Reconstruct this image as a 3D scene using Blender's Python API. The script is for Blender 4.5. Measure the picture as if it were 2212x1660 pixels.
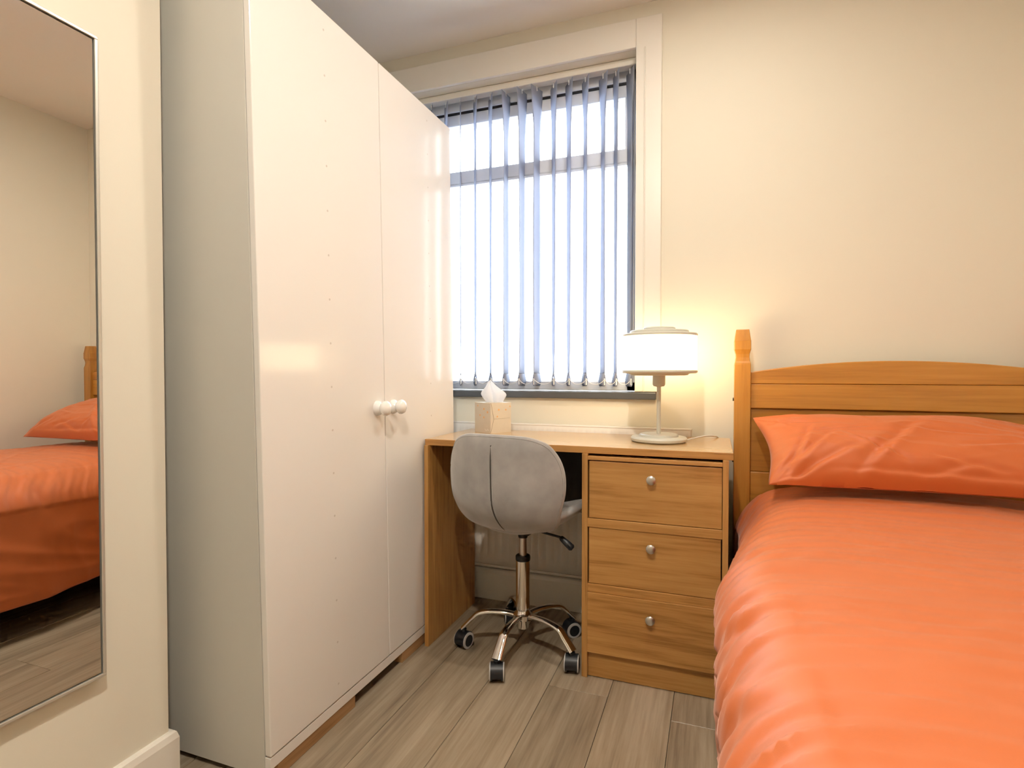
import bpy, bmesh, math, random
import numpy as np
from mathutils import Vector, Matrix, noise

random.seed(7)
for o in list(bpy.data.objects):
    bpy.data.objects.remove(o)
S = bpy.context.scene
COL = S.collection
R = math.radians

# ------------------------------------------------------------------ camera
cam_d = bpy.data.cameras.new('camera')
cam_d.sensor_fit = 'HORIZONTAL'
cam_d.sensor_width = 36.0
cam_d.lens = 36.0 * 1190.0 / 2212.0
cam_d.clip_start = 0.02
cam = bpy.data.objects.new('camera', cam_d)
COL.objects.link(cam)
cam.location = (0, 0, 1.0)
cam.rotation_euler = (R(90 - 1.1), 0, R(20.16))
S.camera = cam

# ------------------------------------------------------------------ sky
w = bpy.data.worlds.new('overcast_sky')
S.world = w
w.use_nodes = True
bg = w.node_tree.nodes['Background']
bg.inputs['Color'].default_value = (0.86, 0.93, 1.0, 1)
bg.inputs['Strength'].default_value = 9.0

# ------------------------------------------------------------------ view
S.view_settings.view_transform = 'Standard'
S.view_settings.look = 'None'
S.view_settings.exposure = 0.12
S.view_settings.gamma = 1.0
S.view_settings.use_curve_mapping = False
SPOT_E = 1.0            # ceiling downlight level
LAMP_E = 12.5            # table lamp shade emission
S.cycles.max_bounces = 6
S.cycles.diffuse_bounces = 4
S.cycles.glossy_bounces = 4
S.cycles.transmission_bounces = 4
S.cycles.transparent_max_bounces = 6
S.cycles.caustics_reflective = False
S.cycles.caustics_refractive = False
S.cycles.sample_clamp_indirect = 6.0
S.cycles.use_light_tree = False
S.cycles.use_adaptive_sampling = True
S.cycles.adaptive_threshold = 0.05
S.cycles.adaptive_min_samples = 12

# ------------------------------------------------------------------ materials
MATS = {}
def nt(name):
    m = bpy.data.materials.new(name)
    m.use_nodes = True
    MATS[name] = m
    n = m.node_tree
    return m, n, n.nodes['Principled BSDF']

def plain(name, col, rough=0.5, metal=0.0, spec=0.5, coat=0.0, bump=None, sheen=0.0, var=0.0, vscale=6.0):
    m, n, b = nt(name)
    b.inputs['Roughness'].default_value = rough
    b.inputs['Metallic'].default_value = metal
    b.inputs['Specular IOR Level'].default_value = spec
    b.inputs['Coat Weight'].default_value = coat
    b.inputs['Coat Roughness'].default_value = 0.05
    b.inputs['Sheen Weight'].default_value = sheen
    b.inputs['Base Color'].default_value = (*col, 1)
    tc = n.nodes.new('ShaderNodeTexCoord')
    if var > 0:
        no = n.nodes.new('ShaderNodeTexNoise'); no.inputs['Scale'].default_value = vscale
        no.inputs['Detail'].default_value = 4
        n.links.new(tc.outputs['Object'], no.inputs['Vector'])
        mx = n.nodes.new('ShaderNodeMix'); mx.data_type = 'RGBA'
        mx.inputs['A'].default_value = (*[c * (1 - var) for c in col], 1)
        mx.inputs['B'].default_value = (*[min(1, c * (1 + var)) for c in col], 1)
        n.links.new(no.outputs['Fac'], mx.inputs['Factor'])
        n.links.new(mx.outputs['Result'], b.inputs['Base Color'])
    if bump:
        no2 = n.nodes.new('ShaderNodeTexNoise'); no2.inputs['Scale'].default_value = bump[0]
        no2.inputs['Detail'].default_value = 3
        n.links.new(tc.outputs['Object'], no2.inputs['Vector'])
        bp = n.nodes.new('ShaderNodeBump'); bp.inputs['Strength'].default_value = bump[1]
        bp.inputs['Distance'].default_value = bump[2]
        n.links.new(no2.outputs['Fac'], bp.inputs['Height'])
        n.links.new(bp.outputs['Normal'], b.inputs['Normal'])
    return m

def wood(name, axis, dark, mid, light, rough=0.4, fine=90.0, cath=1.0, bump=0.08, coat=0.0, knots=False, tonal=0.12):
    """grain running along `axis`"""
    m, n, b = nt(name)
    L = n.links
    tc = n.nodes.new('ShaderNodeTexCoord')
    oi = n.nodes.new('ShaderNodeObjectInfo')
    off = n.nodes.new('ShaderNodeVectorMath'); off.operation = 'SCALE'
    off.inputs[0].default_value = (7.3, 3.1, 5.7)
    L.new(oi.outputs['Random'], off.inputs['Scale'])
    ad = n.nodes.new('ShaderNodeVectorMath'); ad.operation = 'ADD'
    L.new(tc.outputs['Object'], ad.inputs[0]); L.new(off.outputs[0], ad.inputs[1])
    def stretched(along, across):
        mp = n.nodes.new('ShaderNodeMapping')
        sc = [across] * 3; sc['xyz'.index(axis)] = along
        mp.inputs['Scale'].default_value = sc
        L.new(ad.outputs[0], mp.inputs['Vector'])
        return mp
    # fine pores
    m1 = stretched(fine * 0.04, fine)
    n1 = n.nodes.new('ShaderNodeTexNoise'); n1.inputs['Scale'].default_value = 1.0; n1.inputs['Detail'].default_value = 5
    n1.inputs['Roughness'].default_value = 0.65
    L.new(m1.outputs[0], n1.inputs['Vector'])
    # broad figure
    m2 = stretched(1.3 * cath, 11.0 * cath)
    n2 = n.nodes.new('ShaderNodeTexNoise'); n2.inputs['Scale'].default_value = 1.0; n2.inputs['Detail'].default_value = 6
    n2.inputs['Distortion'].default_value = 1.2
    L.new(m2.outputs[0], n2.inputs['Vector'])
    mixf = n.nodes.new('ShaderNodeMath'); mixf.operation = 'MULTIPLY_ADD'
    mixf.inputs[1].default_value = 0.5
    L.new(n1.outputs['Fac'], mixf.inputs[0])
    half = n.nodes.new('ShaderNodeMath'); half.operation = 'MULTIPLY'; half.inputs[1].default_value = 0.5
    L.new(n2.outputs['Fac'], half.inputs[0]); L.new(half.outputs[0], mixf.inputs[2])
    rp = n.nodes.new('ShaderNodeValToRGB')
    e = rp.color_ramp.elements
    e[0].position = 0.33; e[0].color = (*dark, 1)
    e[1].position = 0.64; e[1].color = (*light, 1)
    em = rp.color_ramp.elements.new(0.48); em.color = (*mid, 1)
    L.new(mixf.outputs[0], rp.inputs['Fac'])
    col = rp.outputs['Color']
    # tone shift per piece
    hv = n.nodes.new('ShaderNodeHueSaturation')
    mr = n.nodes.new('ShaderNodeMapRange')
    mr.inputs['To Min'].default_value = 1 - tonal; mr.inputs['To Max'].default_value = 1 + tonal
    L.new(oi.outputs['Random'], mr.inputs['Value']); L.new(mr.outputs[0], hv.inputs['Value'])
    L.new(col, hv.inputs['Color']); col = hv.outputs['Color']
    if knots:
        mk = stretched(1.6, 5.0)
        vo = n.nodes.new('ShaderNodeTexVoronoi'); vo.inputs['Scale'].default_value = 1.0
        L.new(mk.outputs[0], vo.inputs['Vector'])
        kr = n.nodes.new('ShaderNodeMapRange'); kr.inputs['From Min'].default_value = 0.03; kr.inputs['From Max'].default_value = 0.13
        kr.inputs['To Min'].default_value = 0.75; kr.inputs['To Max'].default_value = 0.0
        L.new(vo.outputs['Distance'], kr.inputs['Value'])
        mx = n.nodes.new('ShaderNodeMix'); mx.data_type = 'RGBA'
        mx.inputs['B'].default_value = (dark[0] * .45, dark[1] * .4, dark[2] * .4, 1)
        L.new(kr.outputs[0], mx.inputs['Factor']); L.new(col, mx.inputs['A'])
        col = mx.outputs['Result']
    L.new(col, b.inputs['Base Color'])
    b.inputs['Roughness'].default_value = rough
    b.inputs['Coat Weight'].default_value = coat
    b.inputs['Coat Roughness'].default_value = 0.15
    bp = n.nodes.new('ShaderNodeBump'); bp.inputs['Strength'].default_value = bump; bp.inputs['Distance'].default_value = 0.002
    L.new(n1.outputs['Fac'], bp.inputs['Height']); L.new(bp.outputs['Normal'], b.inputs['Normal'])
    return m

WALL = plain('wall_paint', (0.79, 0.745, 0.635), 0.75, bump=(160, 0.05, 0.002), spec=0.25)
CEIL = plain('ceiling_paint', (0.87, 0.84, 0.79), 0.8, bump=(120, 0.04, 0.002), spec=0.2)
TRIM = plain('trim_gloss', (0.83, 0.79, 0.72), 0.28)
UPVC = plain('window_upvc', (0.82, 0.84, 0.88), 0.25)
GAPB = plain('gap_shadow_backing_black', (0.02, 0.02, 0.025), 0.6)
SILL = plain('grey_sill_laminate', (0.085, 0.09, 0.10), 0.22, bump=(300, 0.05, 0.0006))
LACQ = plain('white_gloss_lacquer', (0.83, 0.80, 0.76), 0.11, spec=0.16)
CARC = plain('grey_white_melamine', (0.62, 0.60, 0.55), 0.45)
MARK = plain('faint_peg_mark', (0.60, 0.55, 0.50), 0.3)
WHKN = plain('white_ceramic', (0.86, 0.85, 0.83), 0.08, coat=0.4)
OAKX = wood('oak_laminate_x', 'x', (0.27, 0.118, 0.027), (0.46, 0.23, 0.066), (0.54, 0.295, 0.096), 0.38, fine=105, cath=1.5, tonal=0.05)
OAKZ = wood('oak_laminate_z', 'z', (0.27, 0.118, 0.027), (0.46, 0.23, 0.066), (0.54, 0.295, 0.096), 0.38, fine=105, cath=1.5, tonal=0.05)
OAKT = wood('oak_laminate_top_lit', 'x', (0.44, 0.26, 0.10), (0.56, 0.34, 0.14), (0.63, 0.41, 0.19), 0.22, cath=1.5, tonal=0.03, coat=0.5)
PINX = wood('honey_pine_x', 'x', (0.31, 0.125, 0.018), (0.45, 0.20, 0.03), (0.52, 0.25, 0.045), 0.30, fine=60, cath=0.9, coat=0.3, knots=True)
PINZ = wood('honey_pine_z', 'z', (0.31, 0.125, 0.018), (0.45, 0.20, 0.03), (0.52, 0.25, 0.045), 0.30, fine=60, cath=0.9, coat=0.3, knots=False)
FLOO = wood('greige_oak_plank', 'y', (0.175, 0.132, 0.09), (0.31, 0.245, 0.17), (0.42, 0.345, 0.255), 0.34, fine=70, cath=0.8, bump=0.15, knots=True, tonal=0.07)
SUBF = plain('dark_underlay', (0.03, 0.025, 0.02), 0.9)
SHIM = wood('raw_softwood', 'y', (0.26, 0.13, 0.05), (0.38, 0.21, 0.09), (0.46, 0.27, 0.13), 0.6)
HARD = plain('shaded_grey_hardboard', (0.10, 0.095, 0.095), 0.7)  # hardboard, its grey darkened to include the shade under the desk top
STEEL = plain('brushed_nickel', (0.62, 0.60, 0.57), 0.32, metal=1.0)
CHRO = plain('chrome', (0.80, 0.79, 0.77), 0.06, metal=1.0)
BLAC = plain('black_plastic', (0.012, 0.014, 0.018), 0.4)
GREY = plain('grey_caster_rim', (0.48, 0.47, 0.46), 0.5)
RADI = plain('radiator_enamel', (0.80, 0.76, 0.71), 0.45)
LAMP = plain('pale_lamp_enamel', (0.64, 0.63, 0.55), 0.35)
ALUM = plain('champagne_aluminium', (0.66, 0.64, 0.58), 0.38, metal=0.6)
MIRR = plain('mirror_glass', (0.86, 0.86, 0.85), 0.005, metal=1.0)
CORD = plain('white_cord', (0.75, 0.73, 0.68), 0.5)
CHAI = plain('white_bead_chain', (0.9, 0.9, 0.9), 0.4)
BOXP = plain('tissue_box_card', (0.66, 0.60, 0.51), 0.6, var=0.05, vscale=30)
PRIN = plain('orange_print', (0.78, 0.45, 0.20), 0.6)
PRNW = plain('white_print', (0.80, 0.77, 0.72), 0.6)
CREA = plain('card_crease', (0.22, 0.17, 0.11), 0.8)
TISS = plain('white_tissue', (0.92, 0.92, 0.93), 0.9)
_n = TISS.node_tree; _t = _n.nodes.new('ShaderNodeBsdfTranslucent'); _t.inputs['Color'].default_value = (.95, .95, .97, 1)
_m = _n.nodes.new('ShaderNodeMixShader'); _m.inputs[0].default_value = .5
_n.links.new(_n.nodes['Principled BSDF'].outputs[0], _m.inputs[1]); _n.links.new(_t.outputs[0], _m.inputs[2]); _n.links.new(_m.outputs[0], _n.nodes['Material Output'].inputs[0])
MATT = plain('mattress_ticking', (0.7, 0.66, 0.6), 0.8)
METL = plain('dark_bolt', (0.05, 0.04, 0.03), 0.4, metal=0.8)

def fabric(name, col, rough=0.85, sheen=0.3, sheen_tint=(1, 1, 1), weave=900, var=0.05, vscale=5, bstr=0.12, crease=0.0, spec=0.2):
    m, n, b = nt(name)
    L = n.links
    tc = n.nodes.new('ShaderNodeTexCoord')
    no = n.nodes.new('ShaderNodeTexNoise'); no.inputs['Scale'].default_value = vscale; no.inputs['Detail'].default_value = 5
    L.new(tc.outputs['Object'], no.inputs['Vector'])
    mx = n.nodes.new('ShaderNodeMix'); mx.data_type = 'RGBA'
    mx.inputs['A'].default_value = (*[c * (1 - var) for c in col], 1)
    mx.inputs['B'].default_value = (*[min(1, c * (1 + var)) for c in col], 1)
    L.new(no.outputs['Fac'], mx.inputs['Factor']); L.new(mx.outputs['Result'], b.inputs['Base Color'])
    b.inputs['Roughness'].default_value = rough
    b.inputs['Specular IOR Level'].default_value = spec
    b.inputs['Sheen Weight'].default_value = sheen
    b.inputs['Sheen Roughness'].default_value = 0.45
    b.inputs['Sheen Tint'].default_value = (*sheen_tint, 1)
    n2 = n.nodes.new('ShaderNodeTexNoise'); n2.inputs['Scale'].default_value = weave; n2.inputs['Detail'].default_value = 2
    L.new(tc.outputs['Object'], n2.inputs['Vector'])
    bp = n.nodes.new('ShaderNodeBump'); bp.inputs['Strength'].default_value = bstr; bp.inputs['Distance'].default_value = 0.0008
    L.new(n2.outputs['Fac'], bp.inputs['Height'])
    last = bp
    if crease > 0:
        # small ironed-in creases
        n3 = n.nodes.new('ShaderNodeTexNoise'); n3.inputs['Scale'].default_value = 9; n3.inputs['Detail'].default_value = 3
        n3.inputs['Distortion'].default_value = 1.6
        try:
            n3.noise_type = 'RIDGED_MULTIFRACTAL'
        except Exception:
            pass
        L.new(tc.outputs['Object'], n3.inputs['Vector'])
        b2 = n.nodes.new('ShaderNodeBump'); b2.inputs['Strength'].default_value = crease; b2.inputs['Distance'].default_value = 0.004
        L.new(n3.outputs['Fac'], b2.inputs['Height']); L.new(bp.outputs['Normal'], b2.inputs['Normal'])
        last = b2
    L.new(last.outputs['Normal'], b.inputs['Normal'])
    return m

ORAN = fabric('orange_cotton', (0.555, 0.128, 0.025), 0.56, 0.3, (1.0, 0.8, 0.7), crease=0.16, spec=0.6)
VELV = fabric('grey_velvet', (0.345, 0.335, 0.33), 0.75, 0.6, (0.95, 0.95, 0.95), weave=1500, var=0.42, vscale=12, bstr=0.08)
VELD = plain('seam_shadow_grey', (0.06, 0.055, 0.05), 0.9)

# translucent grey blind fabric
def blind_mat():
    m, n, b = nt('grey_blind_fabric')
    b.inputs['Base Color'].default_value = (0.55, 0.57, 0.64, 1)
    b.inputs['Roughness'].default_value = 0.75
    tr = n.nodes.new('ShaderNodeBsdfTranslucent'); tr.inputs['Color'].default_value = (0.68, 0.73, 0.86, 1)
    ms = n.nodes.new('ShaderNodeMixShader'); ms.inputs[0].default_value = 0.55
    out = n.nodes['Material Output']
    n.links.new(b.outputs[0], ms.inputs[1]); n.links.new(tr.outputs[0], ms.inputs[2]); n.links.new(ms.outputs[0], out.inputs[0])
    return m
BLIN = blind_mat()

def glass_mat():
    m, n, b = nt('window_glass')
    tr = n.nodes.new('ShaderNodeBsdfTransparent'); tr.inputs['Color'].default_value = (0.97, 0.98, 0.98, 1)
    gl = n.nodes.new('ShaderNodeBsdfGlossy'); gl.inputs['Roughness'].default_value = 0.01
    fr = n.nodes.new('ShaderNodeFresnel'); fr.inputs['IOR'].default_value = 1.35
    ms = n.nodes.new('ShaderNodeMixShader'); out = n.nodes['Material Output']
    n.links.new(fr.outputs[0], ms.inputs[0]); n.links.new(tr.outputs[0], ms.inputs[1]); n.links.new(gl.outputs[0], ms.inputs[2])
    n.links.new(ms.outputs[0], out.inputs[0])
    return m
GLAS = glass_mat()

def emit_mat(name, col, strength):
    m, n, b = nt(name)
    b.inputs['Base Color'].default_value = (0.8, 0.78, 0.72, 1)
    b.inputs['Emission Color'].default_value = (*col, 1)
    b.inputs['Emission Strength'].default_value = strength
    return m
SHAD = emit_mat('lit_opal_shade', (1.0, 0.74, 0.40), LAMP_E)


# ------------------------------------------------------------------ builders
def tag(o, label=None, cat=None, group=None, kind=None):
    if label: o['label'] = label
    if cat: o['category'] = cat
    if group: o['group'] = group
    if kind: o['kind'] = kind
    return o

def thing(name, label, cat, loc=(0, 0, 0), rotz=0.0, group=None, kind=None):
    o = bpy.data.objects.new(name, None)
    o.empty_display_size = 0.05
    COL.objects.link(o)
    o.location = loc
    o.rotation_euler = (0, 0, rotz)
    tag(o, label, cat, group, kind)
    o['_o'] = list(loc)
    return o

def worg(o):
    """world origin of an unrotated thing / part"""
    p = Vector((0, 0, 0))
    while o is not None:
        p += o.location
        o = o.parent
    return p

def emit(name, verts, faces, mat, parent=None, local=False, smooth=False, auto=None, subdiv=0):
    """verts in world coordinates (or the parent's frame when local=True)"""
    v = np.array(verts, dtype=float)
    c = (v.min(0) + v.max(0)) / 2
    me = bpy.data.meshes.new(name)
    me.from_pydata([tuple(p) for p in (v - c)], [], faces)
    bm = bmesh.new(); bm.from_mesh(me)
    bmesh.ops.recalc_face_normals(bm, faces=bm.faces)
    bm.to_mesh(me); bm.free()
    me.materials.append(mat)
    if smooth:
        me.polygons.foreach_set('use_smooth', [True] * len(me.polygons))
        if auto is not None:
            me.set_sharp_from_angle(angle=R(auto))
    o = bpy.data.objects.new(name, me)
    COL.objects.link(o)
    if parent is not None:
        o.parent = parent
        o.location = Vector(c) if local else Vector(c) - worg(parent)
    else:
        o.location = c
    if subdiv:
        md = o.modifiers.new('sub', 'SUBSURF'); md.levels = subdiv; md.render_levels = subdiv
    return o

def boxgeo(x0, x1, y0, y1, z0, z1):
    v = [(x0, y0, z0), (x1, y0, z0), (x1, y1, z0), (x0, y1, z0), (x0, y0, z1), (x1, y0, z1), (x1, y1, z1), (x0, y1, z1)]
    f = [(0, 3, 2, 1), (4, 5, 6, 7), (0, 1, 5, 4), (1, 2, 6, 5), (2, 3, 7, 6), (3, 0, 4, 7)]
    return v, f

def box(name, b, mat, parent=None, bevel=0.0, segs=2, local=False, fn=None):
    v, f = boxgeo(*b)
    if bevel > 0:
        bm = bmesh.new()
        vs = [bm.verts.new(p) for p in v]
        for q in f: bm.faces.new([vs[i] for i in q])
        bmesh.ops.bevel(bm, geom=list(bm.edges), offset=bevel, segments=segs, affect='EDGES', profile=0.5)
        bm.verts.index_update()
        v = [tuple(p.co) for p in bm.verts]; f = [[p.index for p in q.verts] for q in bm.faces]
        bm.free()
    if fn: v = [fn(p) for p in v]
    return emit(name, v, f, mat, parent, local, smooth=bevel > .02, auto=20)

def multi(name, boxes, mat, parent=None, local=False, fn=None):
    V, F = [], []
    for b in boxes:
        v, f = boxgeo(*b); k = len(V)
        V += v; F += [[i + k for i in q] for q in f]
    if fn: V = [fn(p) for p in V]
    return emit(name, V, F, mat, parent, local)

def lathegeo(prof, c=(0, 0, 0), axis='z', n=48):
    """prof: (radius, height) pairs from bottom to top; closed with caps"""
    V, F = [], []
    for r, h in prof:
        for i in range(n):
            a = 2 * math.pi * i / n
            p = (r * math.cos(a), r * math.sin(a), h)
            if axis == 'x': p = (p[2], p[0], p[1])
            if axis == '-y': p = (p[0], -p[2], p[1])
            V.append((p[0] + c[0], p[1] + c[1], p[2] + c[2]))
    for k in range(len(prof) - 1):
        for i in range(n):
            j = (i + 1) % n
            F.append((k * n + i, k * n + j, (k + 1) * n + j, (k + 1) * n + i))
    F.append(tuple(range(n - 1, -1, -1)))
    F.append(tuple((len(prof) - 1) * n + i for i in range(n)))
    return V, F

def lathe(name, prof, c, mat, parent=None, axis='z', n=48, local=False, auto=40):
    V, F = lathegeo(prof, c, axis, n)
    return emit(name, V, F, mat, parent, local, smooth=True, auto=auto)

def tubegeo(pts, rad, n=10, flat=None, up=(0, 0, 1)):
    """sweep; rad: number, list; flat: list of (half width, half height)"""
    P = [Vector(p) for p in pts]
    V, F = [], []
    for k, p in enumerate(P):
        t = (P[min(k + 1, len(P) - 1)] - P[max(k - 1, 0)]).normalized()
        u = Vector(up)
        if abs(t.dot(u)) > 0.98: u = Vector((1, 0, 0))
        s = t.cross(u).normalized(); q = s.cross(t).normalized()
        if flat: a, b = flat[k]
        else:
            a = b = rad[k] if isinstance(rad, (list, tuple)) else rad
        for i in range(n):
            an = 2 * math.pi * i / n
            V.append(tuple(p + s * (a * math.cos(an)) + q * (b * math.sin(an))))
    for k in range(len(P) - 1):
        for i in range(n):
            j = (i + 1) % n
            F.append((k * n + i, k * n + j, (k + 1) * n + j, (k + 1) * n + i))
    F.append(tuple(range(n - 1, -1, -1)))
    F.append(tuple((len(P) - 1) * n + i for i in range(n)))
    return V, F

def tube(name, pts, rad, mat, parent=None, n=10, flat=None, local=False, auto=50, up=(0, 0, 1)):
    V, F = tubegeo(pts, rad, n, flat, up)
    return emit(name, V, F, mat, parent, local, smooth=True, auto=auto)

def catmull(pts, per=6):
    P = [Vector(p) for p in pts]
    P = [P[0] * 2 - P[1]] + P + [P[-1] * 2 - P[-2]]
    out = []
    for i in range(1, len(P) - 2):
        for k in range(per):
            t = k / per
            a, b, c, d = P[i - 1], P[i], P[i + 1], P[i + 2]
            out.append(0.5 * ((2 * b) + (c - a) * t + (2 * a - 5 * b + 4 * c - d) * t * t + (3 * b - a - 3 * c + d) * t ** 3))
    out.append(P[-2])
    return out

def merge(parts):
    V, F = [], []
    for v, f in parts:
        k = len(V)
        V += list(v); F += [[i + k for i in q] for q in f]
    return V, F

# ================================================================== SETTING
XL, XA, XR = -1.215, -1.63, 1.16      # chimney breast face, alcove wall, right wall
YB, YF = 2.26, -1.35                  # back wall, wall behind the camera
ZC = 2.47
YC = 0.935                            # corner of the chimney breast

fl = tag(box('floor', (XA - .1, XR + .1, YF - .1, YB + .1, -0.10, -0.009), SUBF), 'greige oak effect laminate plank floor', 'floor', kind='structure')
PW = 0.191
joints = {-7: .35, -6: .1, -5: .6, -4: .82, -3: .905, -2: 1.06, -1: 1.681, 0: 1.19, 1: 1.628, 2: .7, 3: 1.1, 4: .3, 5: .9, 6: .5, 7: 1.2}
PL = 1.285
plank_me = None
for k in range(-7, 8):
    x0 = -0.302 + PW * k
    if x0 > XR or x0 + PW < XA: continue
    y = joints[k] - 4 * PL
    while y < YB:
        if y + PL > YF:
            if plank_me is None:
                o = box('plank', (x0 + .0007, x0 + PW - .0007, y + .0007, y + PL - .0007, -0.009, 0.0), FLOO, fl, bevel=0.0007, segs=1)
                plank_me = o.data
            else:
                o = bpy.data.objects.new('plank', plank_me); COL.objects.link(o); o.parent = fl
                o.location = Vector((x0 + PW / 2, y + PL / 2, -0.0045)) - worg(fl)
        y += PL

tag(box('ceiling', (XA - .1, XR + .1, YF - .1, YB + .3, ZC, ZC + .1), CEIL), 'plain pale ceiling', 'ceiling', kind='structure')
tag(box('wall_right', (XR, XR + .1, YF - .1, YB + .1, -.1, ZC), WALL), 'cream painted wall beside the bed', 'wall', kind='structure')
tag(box('wall_front', (XA - .1, XR + .1, YF - .1, YF, -.1, ZC), WALL), 'cream painted wall behind the viewer', 'wall', kind='structure')
# left wall with chimney breast
poly = [(XA - .1, YF - .1), (XL, YF - .1), (XL, YC), (XA, YC), (XA, YB + .1), (XA - .1, YB + .1)]
V = [(x, y, -.1) for x, y in poly] + [(x, y, ZC) for x, y in poly]
nP = len(poly)
F = [tuple(range(nP - 1, -1, -1)), tuple(range(nP, 2 * nP))] + [(i, (i + 1) % nP, (i + 1) % nP + nP, i + nP) for i in range(nP)]
tag(emit('wall_left', V, F, WALL), 'cream painted chimney breast wall carrying the mirror', 'wall', kind='structure')
# back wall with window opening
WX0, WX1, WZ0, WZ1 = -1.50, -0.302, 0.925, 2.293
multi_b = [(XA - .1, WX0, YB, YB + .26, -.1, ZC), (WX1, XR + .1, YB, YB + .26, -.1, ZC),
           (WX0, WX1, YB, YB + .26, -.1, WZ0 - .03), (WX0, WX1, YB, YB + .26, WZ1, ZC)]
tag(multi('wall_back', multi_b, WALL), 'cream painted wall with the window above the desk', 'wall', kind='structure')

# baseboards
def skirt(name, path, h, t, label):
    """path of plan points along the wall face, offset side is given by t vector list"""
    prof = [(0, 0), (1, 0), (1, h - .018), (.75, h - .004), (.5, h), (0, h)]
    V, F = [], []
    for (x, y), (tx, ty) in zip(path, t):
        for a, z in prof: V.append((x + tx * a, y + ty * a, z))
    m = len(prof)
    for k in range(len(path) - 1):
        for i in range(m):
            j = (i + 1) % m
            F.append((k * m + i, k * m + j, (k + 1) * m + j, (k + 1) * m + i))
    F.append(tuple(range(m))); F.append(tuple((len(path) - 1) * m + i for i in range(m)))
    return tag(emit(name, V, F, TRIM), label, 'baseboard', kind='structure')
skirt('baseboard_left', [(XL, YF), (XL, YC), (XA, YC)], .147, [(.016, 0), (.016, .016), (0, .016)], 'deep cream baseboard on the chimney breast')
skirt('baseboard_back', [(XA, YB), (XR, YB)], .135, [(0, -.02), (0, -.02)], 'white baseboard under the radiator')
skirt('baseboard_right', [(XR, YF), (XR, YB - .02)], .147, [(-.016, 0), (-.016, 0)], 'white baseboard along the right wall')

# window trim (architrave): flat boards round the opening
tr = thing('trim_1', 'flat white architrave boards round the window', 'trim', (-0.9, YB, 2.35), kind='structure')
def arch(name, b): box(name, b, TRIM, tr, bevel=.003)
arch('side_board', (-0.300, -0.200, YB - .016, YB + .002, 0.926, 2.408))
arch('side_board', (-1.602, -1.502, YB - .016, YB + .002, 0.926, 2.408))
arch('head_board', (-1.502, -0.300, YB - .016, YB + .002, 2.294, 2.408))
arch('corner_bead', (-0.268, -0.262, YB - .019, YB - .015, 0.926, 2.29))

# window
win = thing('window_1', 'white framed window with a fanlight over a tall fixed pane', 'window', ((WX0 + WX1) / 2, 2.40, WZ0), kind='structure')
YW0, YW1 = 2.375, 2.445
box('outer_frame', (WX0, WX0 + .05, YW0, YW1, WZ0, WZ1), UPVC, win, .004)
box('outer_frame', (WX1 - .05, WX1, YW0, YW1, WZ0, WZ1), UPVC, win, .004)
box('outer_frame', (WX0, WX1, YW0, YW1, 2.235, WZ1), UPVC, win, .004)
box('outer_frame', (WX0, WX1, YW0, YW1, WZ0, .965), UPVC, win, .004)
box('transom', (WX0 + .05, WX1 - .05, YW0, YW1, 1.895, 1.955), UPVC, win, .006)
box('transom_bead', (WX0 + .05, WX1 - .05, YW0 - .004, YW0 + .02, 1.883, 1.893), UPVC, win, .002)
sa = box('sash', (WX0 + .05, WX1 - .05, YW0 + .012, YW1 + .01, 2.175, 2.228), UPVC, win, .004)
box('sash', (WX0 + .05, WX0 + .09, YW0 + .012, YW1 + .01, 1.955, 2.175), UPVC, win, .004)
box('sash', (WX1 - .062, WX1 - .05, YW0 + .012, YW1 + .01, 1.955, 2.175), UPVC, win, .004)
box('gap_shadow', (WX0 + .05, WX1 - .05, YW0 + .006, YW0 + .03, 2.226, 2.236), GAPB, win)  # black strip standing for the shadow in the gap under the head
box('pane', (WX0 + .085, WX1 - .06, 2.415, 2.421, 1.955, 2.18), GLAS, win)
box('pane', (WX0 + .045, WX1 - .045, 2.415, 2.421, .96, 1.90), GLAS, win)
box('sill', (WX0 - .06, -0.216, YB - .018, YW0 + .005, .895, .924), SILL, win, .003)

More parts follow.
